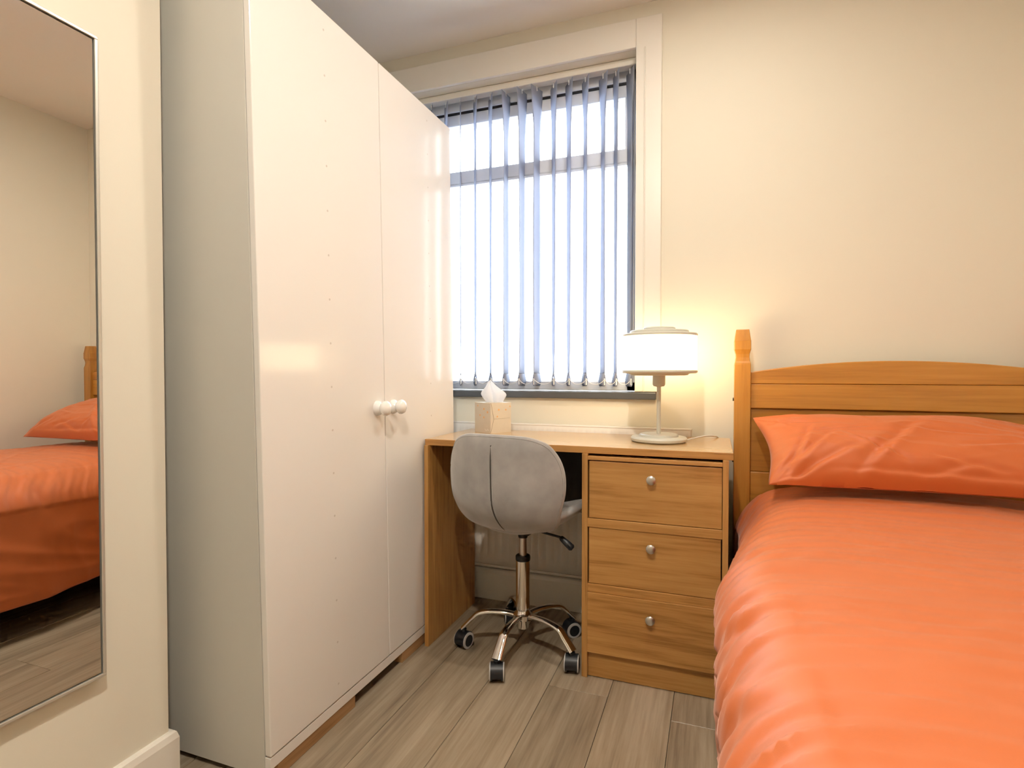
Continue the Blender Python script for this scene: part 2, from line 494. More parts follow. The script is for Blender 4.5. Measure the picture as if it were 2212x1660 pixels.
# ================================================================== BLIND
VX = [-1.262, -1.186, -1.112, -1.038, -.962, -.886, -.810, -.740, -.664, -.596, -.524, -.448, -.394, -.336]
VA = [125, 128, 119, 125, 125, 83, 77, 71, 125, 125, 122, 125, 116, 119]
VX = [-1.412, -1.337] + VX; VA = [124, 122] + VA
VB = [.4, .4, .5, .5, .6, .6, .6, .45, .45, .5, .8, .75, .5, .45, .45, .4]     # how far each lower end turns edge-on
YV = 2.335
bl = thing('vertical_blind', 'grey vertical blind with slats turned open across the window', 'blind', ((WX0 + WX1) / 2, YV, WZ1))
box('head_rail', (WX0 + .005, WX1 - .004, 2.307, 2.352, 2.264, 2.292), TRIM, bl, .003)
HW = .0445
ZT, ZB = 2.257, .945
for i, (x, a) in enumerate(zip(VX, VA)):
    an = R(a)
    d = Vector((math.cos(an), math.sin(an), 0)); nrm = Vector((-d.y, d.x, 0))
    V, F = [], []
    nu, nz = 7, 26
    phase = random.uniform(0, 6)
    for k in range(nz + 1):
        t = k / nz
        z = ZB + .045 + (ZT - ZB - .045) * t
        edge = math.atan2(YV, x)               # slats relax towards edge-on mid-height, a shape standing for glare that thins them
        mixb = min(1, t / .12)
        turn = (VB[i] * (1 - mixb) + .48 * mixb) * min(1, (1 - t) / .16) * (1 + .15 * mixb * math.sin(phase + 5 * t))
        aa = an + (edge - an) * turn
        dd = Vector((math.cos(aa), math.sin(aa), 0)); nn = Vector((-dd.y, dd.x, 0))
        for j in range(nu + 1):
            s = (j / nu * 2 - 1)
            hw = HW
            bow = .0025 * (1 - s * s) * math.sin(math.pi * t)
            zz = z
            V.append(tuple(Vector((x, YV, zz)) + dd * (s * hw) + nn * bow))
    for k in range(nz):
        for j in range(nu):
            q = k * (nu + 1) + j
            F.append((q, q + 1, q + nu + 2, q + nu + 1))
    va = emit('slat', V, F, BLIN, bl, smooth=True)
    sd = va.modifiers.new('thickness', 'SOLIDIFY'); sd.thickness = .0008
    # weight pocket: teardrop loop along the lower edge
    ab = an + (math.atan2(YV, x) - an) * VB[i]
    d = Vector((math.cos(ab), math.sin(ab), 0)); nrm = Vector((-d.y, d.x, 0))
    V, F = [], []
    prof = [(0, .058), (.0018, .048), (.0052, .034), (.0065, .022), (.0052, .008), (.002, 0), (-.002, 0), (-.0052, .008), (-.0065, .022), (-.0052, .034), (-.0018, .048)]
    for e in (-1, 1):
        for pn, pz in prof:
            V.append(tuple(Vector((x, YV, ZB + pz)) + d * (e * (HW + .001)) + nrm * pn))
    m = len(prof)
    for j in range(m):
        F.append((j, (j + 1) % m, m + (j + 1) % m, m + j))
    pk = emit('weight_pocket', V, F, BLIN, va, smooth=True, auto=60)
    sd = pk.modifiers.new('thickness', 'SOLIDIFY'); sd.thickness = .0008
    # weight plate
    V, F = [], []
    for e in (-1, 1):
        for pn, pz in ((.0022, .006), (.0022, .034), (-.0022, .034), (-.0022, .006)):
            V.append(tuple(Vector((x, YV, ZB + pz)) + d * (e * (HW - .002)) + nrm * pn))
    F = [(0, 1, 2, 3), (4, 5, 6, 7)] + [(j, (j + 1) % 4, 4 + (j + 1) % 4, 4 + j) for j in range(4)]
    emit('weight', V, F, CHAI, va)
    # hanger hook
    tube('hanger', [(x, YV, ZT + .012), (x, YV - .004, ZT + .002), (x, YV, ZT - .014)], .0028, CHAI, bl, n=6)
for i in range(len(VX) - 1):
    for side in (-1, 1):
        a0, a1 = [R(VA[q]) + (math.atan2(YV, VX[q]) - R(VA[q])) * VB[q] for q in (i, i + 1)]
        p0 = Vector((VX[i], YV, ZB + .03)) + Vector((math.cos(a0), math.sin(a0), 0)) * HW * side
        p1 = Vector((VX[i + 1], YV, ZB + .03)) + Vector((math.cos(a1), math.sin(a1), 0)) * HW * side
        pts = [p0.lerp(p1, t / 10) + Vector((0, 0, -.022 * 4 * (t / 10) * (1 - t / 10))) for t in range(11)]
        tube('bead_chain', pts, .0013, CHAI, bl, n=5)
# draw cord at the right side
tube('draw_chain', [(-.316, 2.312, 2.25), (-.313, 2.311, 1.7), (-.315, 2.312, 1.15), (-.317, 2.317, 1.145), (-.318, 2.324, 1.16), (-.316, 2.324, 1.7), (-.317, 2.324, 2.25)], .0016, CHAI, bl, n=6)

# ================================================================== RADIATOR
ra = thing('radiator', 'white ribbed panel radiator behind the desk under the window', 'radiator', (-.65, 2.215, .165))
RX0, RX1, RZ0, RZ1 = -1.24, -.082, .165, .787
V, F = [], []
step = .0333
xs, dp = [RX0, RX0 + .012], [0.0, 0.0]
x = RX0 + .02
while x + step < RX1 - .01:
    for fx, fd in ((.0, 0), (.18, 1), (.68, 1), (.86, 0)):
        xs.append(x + fx * step); dp.append(fd)
    x += step
xs += [RX1 - .012, RX1]; dp += [0, 0]
zs = [(RZ0, 0), (RZ0 + .045, 0), (RZ0 + .062, 1), (RZ1 - .062, 1), (RZ1 - .045, 0), (RZ1 - .006, 0), (RZ1, -.5)]
y0 = 2.205
for z, k in zs:
    for xx, dd in zip(xs, dp):
        V.append((xx, y0 - .007 * dd * max(k, 0) + (.006 if k < 0 else 0), z))
m = len(xs)
for r in range(len(zs) - 1):
    for c in range(m - 1):
        F.append((r * m + c, r * m + c + 1, (r + 1) * m + c + 1, (r + 1) * m + c))
pn = emit('front_panel', V, F, RADI, ra, smooth=True, auto=50)
sd = pn.modifiers.new('thickness', 'SOLIDIFY'); sd.thickness = .0015; sd.offset = 1
box('bottom_lip', (RX0, RX1, 2.199, 2.228, RZ0 - .006, RZ0 + .004), RADI, ra, .002)
box('top_grille', (RX0, RX1, 2.203, 2.236, RZ1 - .008, RZ1), RADI, ra, .003)
box('end_cover', (RX0 - .002, RX0 + .002, 2.204, 2.236, RZ0, RZ1), RADI, ra, .001)
box('end_cover', (RX1 - .002, RX1 + .003, 2.203, 2.236, RZ0 + .002, RZ1 - .001), RADI, ra, .001)
box('back_panel', (RX0 + .004, RX1 - .004, 2.234, 2.258, RZ0 + .01, RZ1 - .012), RADI, ra)
for px in (RX0 + .02, RX1 - .025):
    lathe('valve_pipe', [(.0075, 0), (.0075, RZ0 + .004)], (px, 2.216, 0), RADI, ra, n=12)

# ================================================================== WARDROBE
def rack(p):                       # the carcass has racked slightly towards the viewer's side
    return (p[0], p[1] - .026 * (p[2] - .07), p[2])
WY0, WY1, WXF, WXB, WT = 1.032, 2.052, -1.0, -1.60, 1.983
wd = thing('wardrobe', 'tall white two door gloss wardrobe with round knobs', 'wardrobe', (-1.3, 1.54, 0))
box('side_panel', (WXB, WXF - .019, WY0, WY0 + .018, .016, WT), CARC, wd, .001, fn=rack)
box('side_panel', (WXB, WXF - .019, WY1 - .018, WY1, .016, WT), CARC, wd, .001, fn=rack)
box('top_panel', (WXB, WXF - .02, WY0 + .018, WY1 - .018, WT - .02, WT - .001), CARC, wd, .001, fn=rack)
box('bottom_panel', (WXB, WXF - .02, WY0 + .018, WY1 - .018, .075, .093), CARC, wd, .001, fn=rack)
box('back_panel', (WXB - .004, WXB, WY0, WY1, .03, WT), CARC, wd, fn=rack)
box('plinth', (WXF - .019, WXF - .002, WY0 + .001, WY1 - .001, .037, .066), LACQ, wd, .001, fn=rack)
for fx in (WXB + .04, WXF - .06):
    for fy in (WY0 + .009, WY1 - .009):
        lathe('levelling_foot', [(.012, 0), (.012, .005), (.005, .007), (.005, .018)], (fx, fy, 0), BLAC, wd, n=14)
ym = 1.5525
for k, (a, b) in enumerate(((WY0 + .001, ym - .0015), (ym + .0015, WY1 - .001))):
    dr = box('door', (WXF - .018, WXF, a, b, .070, WT - .002), LACQ, wd, .0025, 3, fn=rack)
    ky = 1.487 if k == 0 else 1.578
    kz = .890
    prof = [(.0, 0), (.0235, .0), (.0235, .004), (.021, .010), (.0165, .0155), (.0155, .018), (.0185, .0215), (.0232, .028), (.0238, .034), (.021, .040), (.0145, .0445), (.006, .0465), (.0, .047)]
    prof = [(max(r, .0002), h) for r, h in prof]
    lathe('knob', prof, (WXF, ky, kz), WHKN, dr, axis='x', n=32)
    # blanked peg marks showing through the lacquer
    parts = []
    for j in range(16):
        z = 1.931 - j * (1.931 - .115) / 15
        y = (1.290 if k == 0 else 1.862) - .026 * (z - .07)
        parts.append(lathegeo([(.0032, -.0008), (.0032, .0002)], (WXF, y, z), 'x', 10))
    V, F = merge(parts)
    pm = emit('peg_marks', V, F, MARK, dr); tag(pm, kind='stuff')
for a, b, h, lab in ((1.06, 1.372, .036, 'long brown wood packer under the near end of the wardrobe'), (1.636, 2.02, .036, 'brown wood packer under the far end of the wardrobe by the desk')):
    tag(box('wood_packer', (-1.055, -1.004, a, b, 0, h), SHIM, None, .002), lab, 'wood block', 'packers under the wardrobe')

# ================================================================== MIRROR
mi = thing('wall_mirror', 'tall wall mirror in a thin silver frame on the chimney breast', 'mirror', (XL, .52, 1.03))
MY0, MY1, MZ0, MZ1 = .262, .782, .366, 1.692
XM = -1.1975
box('glass', (XL + .002, XM, MY0 + .006, MY1 - .009, MZ0 + .009, MZ1 - .009), MIRR, mi)
box('backing', (XL, XL + .010, MY0 + .004, MY1 - .0065, MZ0 + .0065, MZ1 - .0065), GAPB, mi)
fw = .0065
box('frame_rail', (XL, XM + .004, MY0, MY1, MZ0, MZ0 + fw), ALUM, mi, .0012)
box('frame_rail', (XL, XM + .004, MY0, MY1, MZ1 - fw, MZ1), ALUM, mi, .0012)
box('frame_rail', (XL, XM + .004, MY1 - fw, MY1, MZ0 + fw, MZ1 - fw), ALUM, mi, .0012)
box('frame_rail', (XL, XM + .004, MY0, MY0 + fw, MZ0 + fw, MZ1 - fw), ALUM, mi, .0012)

# ================================================================== DESK
DZ = .760
de = thing('desk', 'oak effect desk with three drawers and a kneehole', 'desk', (-.465, 1.98, 0))
DY0, DY1 = 1.768, 2.188
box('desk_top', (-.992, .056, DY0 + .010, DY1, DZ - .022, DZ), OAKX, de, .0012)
# top face of the same board, its colour lightened to imitate window glare
box('lit_top_sheet', (-.9905, .0545, DY0 + .0115, DY1 - .001, DZ - .0006, DZ + .0004), OAKT, de)
box('side_panel', (-.990, -.974, DY0, DY1 - .006, .0, DZ - .022), OAKZ, de, .001)
box('side_panel', (-.405, -.386, DY0, DY1 - .006, .0, DZ - .022), OAKZ, de, .001)
box('side_panel', (.026, .043, DY0, DY1 - .006, .0, DZ - .022), OAKZ, de, .001)
box('modesty_panel', (-.974, -.405, DY1 - .022, DY1 - .008, .44, DZ - .022), HARD, de)
box('unit_back', (-.386, .026, DY1 - .02, DY1 - .012, .03, DZ - .03), HARD, de)
for nme, z0, z1, yo in (('top_rail', .718, .7305, .0), ('rail', .4985, .5265, .0), ('rail', .285, .312, .0)):
    box(nme, (-.386, .026, DY0 + yo, DY0 + .30, z0, z1), OAKX, de, .0012)
box('plinth', (-.386, .026, DY0 + .012, DY0 + .03, .002, .088), OAKX, de, .001)
for z0, z1, kz, yo, x0, x1 in ((.5285, .7145, .666, .004, -.382, .0245), (.3135, .4970, .450, .004, -.382, .0225), (.0865, .2845, .228, -.004, -.3855, .0255)):
    d = box('drawer', (x0, x1, DY0 + yo, DY0 + yo + .018, z0, z1), OAKX, de, .0012)
    prof = [(.006, 0), (.0065, .002), (.0055, .006), (.006, .012), (.0115, .0145), (.0145, .0175), (.0145, .020), (.012, .0225), (.006, .0238), (.0003, .024)]
    lathe('drawer_knob', prof, (-.183, DY0 + yo, kz), STEEL, d, axis='-y', n=32)

# ================================================================== CHAIR
CH = R(83 - 90)
ch = thing('swivel_chair', 'grey velvet swivel chair on a chrome star base with casters', 'chair', (-.643, 1.866, 0), CH)
def ring_pad(outline, center, surf, T, nr=14, power=2.4, split=True):
    """closed padded shell. outline: 2-d points; surf(a,b)->(pos, normal); T half thickness"""
    n = len(outline)
    V, F = [], []
    for side in (1, -1):
        for r in range(nr + 1):
            rho = math.sin(math.pi / 2 * r / nr)
            h = T * max(0.0, 1 - rho ** power) ** (1 / power)
            for (a, b) in outline:
                A = center[0] + (a - center[0]) * rho; B = center[1] + (b - center[1]) * rho
                p, nn = surf(A, B)
                V.append(tuple(p + nn * (h * side)))
    st = (nr + 1) * n
    for s in (0, 1):
        for r in range(nr):
            for i in range(n):
                j = (i + 1) % n
                F.append((s * st + r * n + i, s * st + r * n + j, s * st + (r + 1) * n + j, s * st + (r + 1) * n + i))
    me = bpy.data.meshes.new('tmp'); me.from_pydata(V, [], F)
    bm = bmesh.new(); bm.from_mesh(me); bmesh.ops.remove_doubles(bm, verts=bm.verts, dist=1e-5)
    bmesh.ops.recalc_face_normals(bm, faces=bm.faces)
    bm.verts.index_update()
    V = [tuple(v.co) for v in bm.verts]; F = [[v.index for v in f.verts] for f in bm.faces]
    bm.free(); bpy.data.meshes.remove(me)
    return V, F

def back_surf(x, z):
    u = z - .47
    y = -.205 + 1.75 * x * x + .075 * max(0, .13 - u) ** 2 / .0169 - .05 * u
    dx = 3.5 * x
    du = -.05 + (.075 * 2 * -(.13 - u) / .0169 if u < .13 else 0)
    nn = Vector((-dx, 1, -du)).normalized()
    return Vector((x, y, z)), nn
half = [(0, .803), (.06, .802), (.12, .796), (.166, .778), (.192, .748), (.209, .71), (.217, .665), (.216, .615), (.208, .575), (.197, .54), (.186, .508), (.163, .483), (.12, .472), (.06, .469), (0, .468)]
pts = [Vector((a, b, 0)) for a, b in half] + [Vector((-a, b, 0)) for a, b in half[-2:0:-1]]
pts = pts + [pts[0]]
out = [(p.x, p.y) for p in catmull(pts, 5)[:-1]]
V, F = ring_pad(out, (0, .64), back_surf, .022)
bk = emit('backrest', V, F, VELV, ch, local=True, smooth=True)
# centre dart and edge piping on the outside of the back
def on_back(x, z, off):
    p, nn = back_surf(x, z)
    return p - nn * off
def bp_off(x, z):
    # pad half thickness at (x,z), approximated by distance to the outline centre
    th = math.atan2(z - .64, x)
    best = min(out, key=lambda q: abs(math.atan2(math.sin(math.atan2(q[1] - .64, q[0]) - th), math.cos(math.atan2(q[1] - .64, q[0]) - th))))
    rho = min(1, math.hypot(x, z - .64) / math.hypot(best[0], best[1] - .64))
    return .022 * max(0, 1 - rho ** 2.4) ** (1 / 2.4)
for sx, rr, mt, nm in ((-.0042, .0022, VELV, 'dart_piping'), (.0042, .0022, VELV, 'dart_piping'), (0, .0024, VELD, 'dart_seam')):
    P = []
    for k in range(25):
        z = .770 - (.770 - .486) * k / 24
        taper = min(1, k / 4, (24 - k) / 2 + .3)
        x = sx * taper + .010 * max(0, (k - 14) / 10) ** 2
        P.append(on_back(x, z, bp_off(x, z) + .0002))
    tube(nm, P, rr, mt, bk, n=7, local=False) if False else None
    V, F = tubegeo(P, rr, 7)
    o = emit(nm, V, F, mt, bk, local=True, smooth=True); o.location -= bk.location
P = []
for a, b in out + [out[0]]:
    A, B = a * .955, .64 + (b - .64) * .955
    P.append(on_back(A, B, .022 * (1 - .955 ** 2.4) ** (1 / 2.4) - .0004))
V, F = tubegeo(P, .0016, 6)
o = emit('edge_piping', V, F, VELV, bk, local=True, smooth=True); o.location -= bk.location

def seat_surf(x, y):
    z = .476 + 1.5 * x * x + .10 * max(0, y - .10) * -1 + .9 * max(0, -y - .10) ** 2
    dx = 3.0 * x
    return Vector((x, y, z)), Vector((-dx, 0, 1)).normalized()
half = [(0, .225), (.08, .222), (.145, .20), (.19, .155), (.212, .09), (.215, .02), (.203, -.05), (.172, -.10), (.125, -.128), (.07, -.142), (0, -.146)]
pts = [Vector((a, b, 0)) for a, b in half] + [Vector((-a, b, 0)) for a, b in half[-2:0:-1]]
pts = pts + [pts[0]]
outs = [(p.x, p.y) for p in catmull(pts, 5)[:-1]]
V, F = ring_pad(outs, (0, .02), seat_surf, .036)
st = emit('seat', V, F, VELV, ch, local=True, smooth=True)
P = []
for a, b in outs + [outs[0]]:
    A, B = a * .965, .02 + (b - .02) * .965
    p, nn = seat_surf(A, B)
    P.append(p + nn * (.036 * (1 - .965 ** 2.4) ** (1 / 2.4)))
V, F = tubegeo(P, .0018, 6)
o = emit('edge_piping', V, F, VELV, st, local=True, smooth=True); o.location -= st.location
box('mounting_plate', (-.045, .045, -.05, .05, .432, .443), BLAC, ch, .003, local=True)
lathe('lift_collar', [(.0165, .410), (.018, .418), (.018, .436)], (0, 0, 0), BLAC, ch, local=True, n=28)
lathe('gas_piston', [(.0135, .30), (.0135, .425)], (0, 0, 0), STEEL, ch, local=True, n=28)
lathe('column_ring', [(.0255, .327), (.0265, .331), (.0265, .343), (.024, .346), (.014, .346)], (0, 0, 0), BLAC, ch, local=True, n=32)
lathe('column', [(.0225, .148), (.025, .154), (.0255, .160), (.0255, .328)], (0, 0, 0), CHRO, ch, local=True, n=36)
lathe('base_hub', [(.019, .082), (.022, .084), (.024, .112), (.036, .118), (.036, .135), (.026, .142), (.022, .150)], (0, 0, 0), CHRO, ch, local=True, n=32)
# height lever (towards the right of the chair, pointing back at the viewer)
def cl(u):     # world direction to chair frame
    c, s = math.cos(-CH), math.sin(-CH)
    return Vector((u[0] * c - u[1] * s, u[0] * s + u[1] * c, u[2]))
l0 = Vector((.06, .0, .440)); l1 = Vector((.160, -.036, .441)); l2 = Vector((.205, -.037, .408))
tube('lever', [l0, l0.lerp(l1, .5), l1], .0042, BLAC, ch, local=True, n=10)
tube('lever_grip', [l1, l1.lerp(l2, .1), l1.lerp(l2, .5), l1.lerp(l2, .9), l2], [.007, .0095, .0115, .0125, .008], BLAC, ch, local=True, n=14)

leg_me = None
for k in range(5):
    a = R(-94 + 72 * k) - CH
    dv = Vector((math.cos(a), math.sin(a), 0))
    prof = [(.022, .127), (.06, .134), (.11, .136), (.16, .128), (.184, .108), (.208, .084), (.222, .070)]
    cs = catmull([Vector((r, 0, z)) for r, z in prof], 4)
    P = [dv * p.x + Vector((0, 0, p.z)) for p in cs]
    fl_ = []
    for q in range(len(cs)):
        t = q / (len(cs) - 1)
        fl_.append((.0125 + .006 * t, .0095 - .0025 * t))
    tube('leg', P, 1, CHRO, ch, n=14, flat=fl_, local=True)
    # caster
    c0 = dv * .217
    sw = R([20, 8, 130, 205, 165][k]) - CH       # swivel angle of each wheel pair (axle direction)
    ax = Vector((math.cos(sw), math.sin(sw), 0)); fw_ = Vector((-ax.y, ax.x, 0))
    def put(V): return [tuple(c0 + ax * v[0] + fw_ * v[1] + Vector((0, 0, v[2]))) for v in V]
    # hood: half drum plus stem
    V, F = [], []
    m = 18
    for e in (-.0205, .0205):
        for q in range(m + 1):
            th = R(-25 + 230 * q / m)
            V.append((e, .030 * math.cos(th), .0305 + .030 * math.sin(th)))
    for q in range(m): F.append((q, q + 1, m + 2 + q, m + 1 + q))
    F.append(tuple(range(m, -1, -1))); F.append(tuple(range(m + 1, 2 * m + 2)))
    g = merge([(V, F), lathegeo([(.011, .045), (.011, .068), (.006, .07), (.006, .078)], (0, 0, 0), 'z', 14)])
    cs_ = emit('caster', put(g[0]), g[1], BLAC, ch, local=True, smooth=True, auto=40)
    for e in (-1, 1):
        V, F = lathegeo([(.0255, .0135 * e), (.028, .016 * e), (.028, .0225 * e), (.0215, .0245 * e), (.0205, .0235 * e), (.003, .0235 * e)], (0, 0, 0), 'x', 28)
        V = [(p[0], p[1], p[2] + .028) for p in V]
        o = emit('wheel', put(V), F, BLAC, cs_, local=True, smooth=True, auto=35); o.location -= cs_.location
        V, F = lathegeo([(.0245, .0205 * e), (.0288, .0205 * e), (.0288, .0238 * e), (.0245, .0250 * e), (.0205, .0248 * e)], (0, 0, 0), 'x', 28)
        V = [(p[0], p[1], p[2] + .0286) for p in V]
        F = F[:-2]
        o = emit('tread_ring', put(V), F, GREY, cs_, local=True, smooth=True, auto=35); o.location -= cs_.location

# ================================================================== TABLE LAMP
LX, LY = -.183, 2.0
la = thing('table_lamp', 'lit table lamp with a wide drum shade and stacked disc cap', 'lamp', (LX, LY, DZ))
DZT = DZ + .0004
lathe('base', [(.088, DZT), (.0955, DZT + .004), (.0965, DZT + .012), (.093, DZT + .017), (.067, DZT + .0185), (.066, DZT + .025), (.062, DZT + .0275), (.008, DZT + .028)], (LX, LY, 0), LAMP, la, n=64, auto=30)
lathe('stem', [(.0072, DZT + .027), (.0072, .958)], (LX, LY, 0), LAMP, la, n=24)
lathe('socket', [(.008, .953), (.018, .955), (.0215, .960), (.022, .966), (.022, .998)], (LX, LY, 0), LAMP, la, n=36)
lathe('lower_rim', [(.088, .9925), (.098, .9945), (.1005, .998), (.104, .9995), (.124, 1.0005), (.1295, 1.004), (.1295, 1.0105), (.127, 1.0125)], (LX, LY, 0), LAMP, la, n=72, auto=30)
lathe('shade', [(.1275, 1.012), (.1275, 1.129)], (LX, LY, 0), SHAD, la, n=72)
lathe('disc_cap', [(.127, 1.1285), (.1295, 1.130), (.1295, 1.136), (.126, 1.139), (.101, 1.1395), (.1005, 1.1475), (.098, 1.150), (.0555, 1.1505), (.055, 1.159), (.052, 1.1615), (.001, 1.162)], (LX, LY, 0), LAMP, la, n=72, auto=30)
pts = catmull([(LX + .09, LY + .005, DZT + .006), (LX + .115, LY + .03, DZT + .011), (LX + .155, LY + .10, DZT + .014), (LX + .19, LY + .175, DZT + .006), (LX + .20, LY + .193, DZT - .006), (LX + .20, LY + .194, DZ - .018)], 6)
tube('cord', pts, .0028, CORD, la, n=8)

# ================================================================== TISSUE BOX
# plan: near corner, left corner, right corner measured on the desk
c0 = Vector((-.835, 2.027, 0)); cr = Vector((-.835 + .5, 2.027 + .866, 0)); cleft = Vector((-.912, 2.104, 0))
ex = (cr - c0).normalized(); ey = Vector((-ex.y, ex.x, 0))
tb = thing('tissue_box', 'square beige tissue box with orange dots on the desk', 'tissue box', (-.834, 2.10, DZ))
SZ, HT = .106, .121
zb = DZT
def tp(a, b, z): return tuple(c0 + ex * a + ey * b + Vector((0, 0, zb + z)))
# the upper half of the right face bulges: zig-zag flap line near the corner
V = [tp(0, 0, 0), tp(SZ, 0, 0), tp(SZ, SZ, 0), tp(0, SZ, 0), tp(0, 0, HT), tp(SZ, 0, HT), tp(SZ, SZ, HT), tp(0, SZ, HT)]
F = boxgeo(0, 1, 0, 1, 0, 1)[1]
bx_ = emit('carton', V, F, BOXP, tb)
def strip(pa, pb, wdt, face, mat, name):
    # thin raised strip drawn on a face: face 'r' (b=0 plane) or 'l' (a=0 plane)
    pa, pb = Vector(pa), Vector(pb)
    dvec = (pb - pa).normalized(); nv = Vector((-dvec.y, dvec.x)) * wdt / 2
    q = [pa + nv, pb + nv, pb - nv, pa - nv]
    V = []
    for off in (-.0006, .0004):
        for p in q:
            V.append(tp(p.x, -off, p.y) if face == 'r' else tp(-off, p.x, p.y))
    return emit(name, V, boxgeo(0, 1, 0, 1, 0, 1)[1], mat, bx_)
strip((.002, HT), (.016, HT * .47), .0012, 'r', CREA, 'flap_edge')
strip((.016, HT * .47), (.001, .002), .0010, 'r', CREA, 'flap_edge')
strip((.016, HT * .47), (.100, HT * .475), .0005, 'r', CREA, 'flap_edge')
def dot(a, z, r, face, name='printed_dot', mat=PRIN):
    V = []
    n = 12
    for off in (-.0005, .00035):
        for i in range(n):
            t = 2 * math.pi * i / n
            p = (a + r * math.cos(t), z + r * math.sin(t))
            V.append(tp(p[0], -off, p[1]) if face == 'r' else tp(-off, p[0], p[1]))
    F = [tuple(range(n - 1, -1, -1)), tuple(range(n, 2 * n))] + [(i, (i + 1) % n, n + (i + 1) % n, n + i) for i in range(n)]
    return emit(name, V, F, mat, bx_)
for a, z, r in ((.042, .093, .0045), (.078, .092, .0038), (.034, .066, .0036), (.10, .105, .003)): dot(a, z, r, 'r')
for a, z, r in ((.044, .096, .0045), (.020, .084, .0048), (.070, .070, .004), (.044, .062, .0042), (.085, .108, .0034)): dot(a, z, r, 'l')
# small white script mark, too worn to read
pts = []
for i in range(25):
    t = i / 24
    pts.append(Vector(tp(-.0002, .038 - .026 * t, .012 + .0028 * math.sin(t * 22) + .002 * math.cos(t * 9))))
V, F = tubegeo(pts, .0005, 5)
emit('script_mark', V, F, PRNW, bx_)
# tissue: folded upright sheet
V, F = [], []
nu, nz = 36, 16
ctr = c0 + ex * SZ * .5 + ey * SZ * .5
for k in range(nz + 1):
    t = k / nz
    for j in range(nu):
        th = 2 * math.pi * j / nu
        lob = 1 + .42 * math.sin(3 * th + 1.2 + 1.4 * t) + .22 * math.sin(7 * th + 3 * t)
        rr = (.024 + .014 * math.sin(math.pi * min(1, t * 1.25)) ** 2) * (1 - t ** 3 * .92) * lob
        h = zb + HT - .003 + .088 * t + .006 * math.sin(2 * th + 1) * t
        V.append((ctr.x - .012 * t + rr * math.cos(th) * 1.1, ctr.y + rr * math.sin(th) * .45, h))
for k in range(nz):
    for j in range(nu):
        i2 = (j + 1) % nu
        F.append((k * nu + j, k * nu + i2, (k + 1) * nu + i2, (k + 1) * nu + j))
F.append(tuple(nz * nu + j for j in range(nu)))
F.append(tuple(range(nu - 1, -1, -1)))
emit('tissue', V, F, TISS, tb, smooth=True, auto=70)

# ================================================================== BED
be = thing('bed', 'honey pine single bed frame with a curved headboard', 'bed', (.556, 1.2, 0))
HX0, HX1 = .068, 1.045      # outer faces of the posts
def post(x0, x1, y0, y1, head):
    cx, cy = (x0 + x1) / 2, (y0 + y1) / 2
    hx, hy = (x1 - x0) / 2, (y1 - y0) / 2
    if head:
        prof = [(0, 1), (1.030, 1), (1.037, .97), (1.045, .90), (1.058, .84), (1.070, .86), (1.080, .95), (1.0865, 1.02), (1.118, 1.02), (1.1185, 1.0), (1.159, .80)]
    else:
        prof = [(0, 1), (.475, 1), (.48, .95), (.49, .84), (.50, .95), (.505, 1.02), (.53, 1.02), (.555, .8)]
    V, F = [], []
    for z, s in prof:
        for sx, sy in ((-1, -1), (1, -1), (1, 1), (-1, 1)):
            V.append((cx + sx * hx * s, cy + sy * hy * s, z))
    for k in range(len(prof) - 1):
        for i in range(4):
            j = (i + 1) % 4
            F.append((k * 4 + i, k * 4 + j, k * 4 + 4 + j, k * 4 + 4 + i))
    F.append((3, 2, 1, 0)); m = (len(prof) - 1) * 4
    F.append((m, m + 1, m + 2, m + 3))
    o = emit('post', V, F, PINZ, be)
    md = o.modifiers.new('bevel', 'BEVEL'); md.width = .002; md.segments = 2; md.limit_method = 'ANGLE'; md.angle_limit = R(50)
    return o
PY0, PY1 = 2.148, 2.205
p1 = post(HX0, HX0 + .055, PY0, PY1, True)
post(HX1 - .055, HX1, PY0, PY1, True)
for z in (.905, .68): lathe('bolt_cap', [(.006, 0), (.006, .004)], (HX0 - .004, 2.178, z), METL, p1, axis='x', n=12)
# curved top board and slats, each proud of the next
def hboard(name, x0, x1, y0, y1, zlo, zhi_fn, mat):
    n = 40
    V, F = [], []
    for y in (y0, y1):
        for i in range(n + 1):
            x = x0 + (x1 - x0) * i / n
            V.append((x, y, zlo)); V.append((x, y, zhi_fn(x)))
    m = 2 * (n + 1)
    for i in range(n):
        a = 2 * i
        F += [(a, a + 2, a + 3, a + 1), (m + a + 2, m + a, m + a + 1, m + a + 3), (a + 1, a + 3, m + a + 3, m + a + 1), (a + 2, a, m + a, m + a + 2)]
    F += [(0, 1, m + 1, m), (2 * n + 1, 2 * n, m + 2 * n, m + 2 * n + 1)]
    o = emit(name, V, F, mat, be)
    md = o.modifiers.new('bevel', 'BEVEL'); md.width = .0032; md.segments = 2; md.limit_method = 'ANGLE'; md.angle_limit = R(50)
    return o
BX0, BX1 = HX0 + .054, HX1 - .054
mid = (BX0 + BX1) / 2
crest = lambda x: 1.042 - .037 * ((x - mid) / ((BX1 - BX0) / 2)) ** 2
hboard('headboard_board', BX0, BX1, 2.160, 2.190, .9625, crest, PINX)
hboard('headboard_board', BX0, BX1, 2.1615, 2.189, .8745, lambda x: .9622, PINX)
hboard('headboard_board', BX0, BX1, 2.172, 2.188, .645, lambda x: .8742, PINX)
hboard('headboard_board', BX0, BX1, 2.164, 2.190, .42, lambda x: .6447, PINX)
for x0, x1 in ((HX0 + .01, HX0 + .035), (HX1 - .035, HX1 - .01)):
    box('side_rail', (x0, x1, .26, 2.15, .20, .334), PINX, be, .003)
post(HX0, HX0 + .055, .215, .265, False); post(HX1 - .055, HX1, .215, .265, False)
box('footboard', (BX0, BX1, .225, .25, .20, .46), PINX, be, .004)
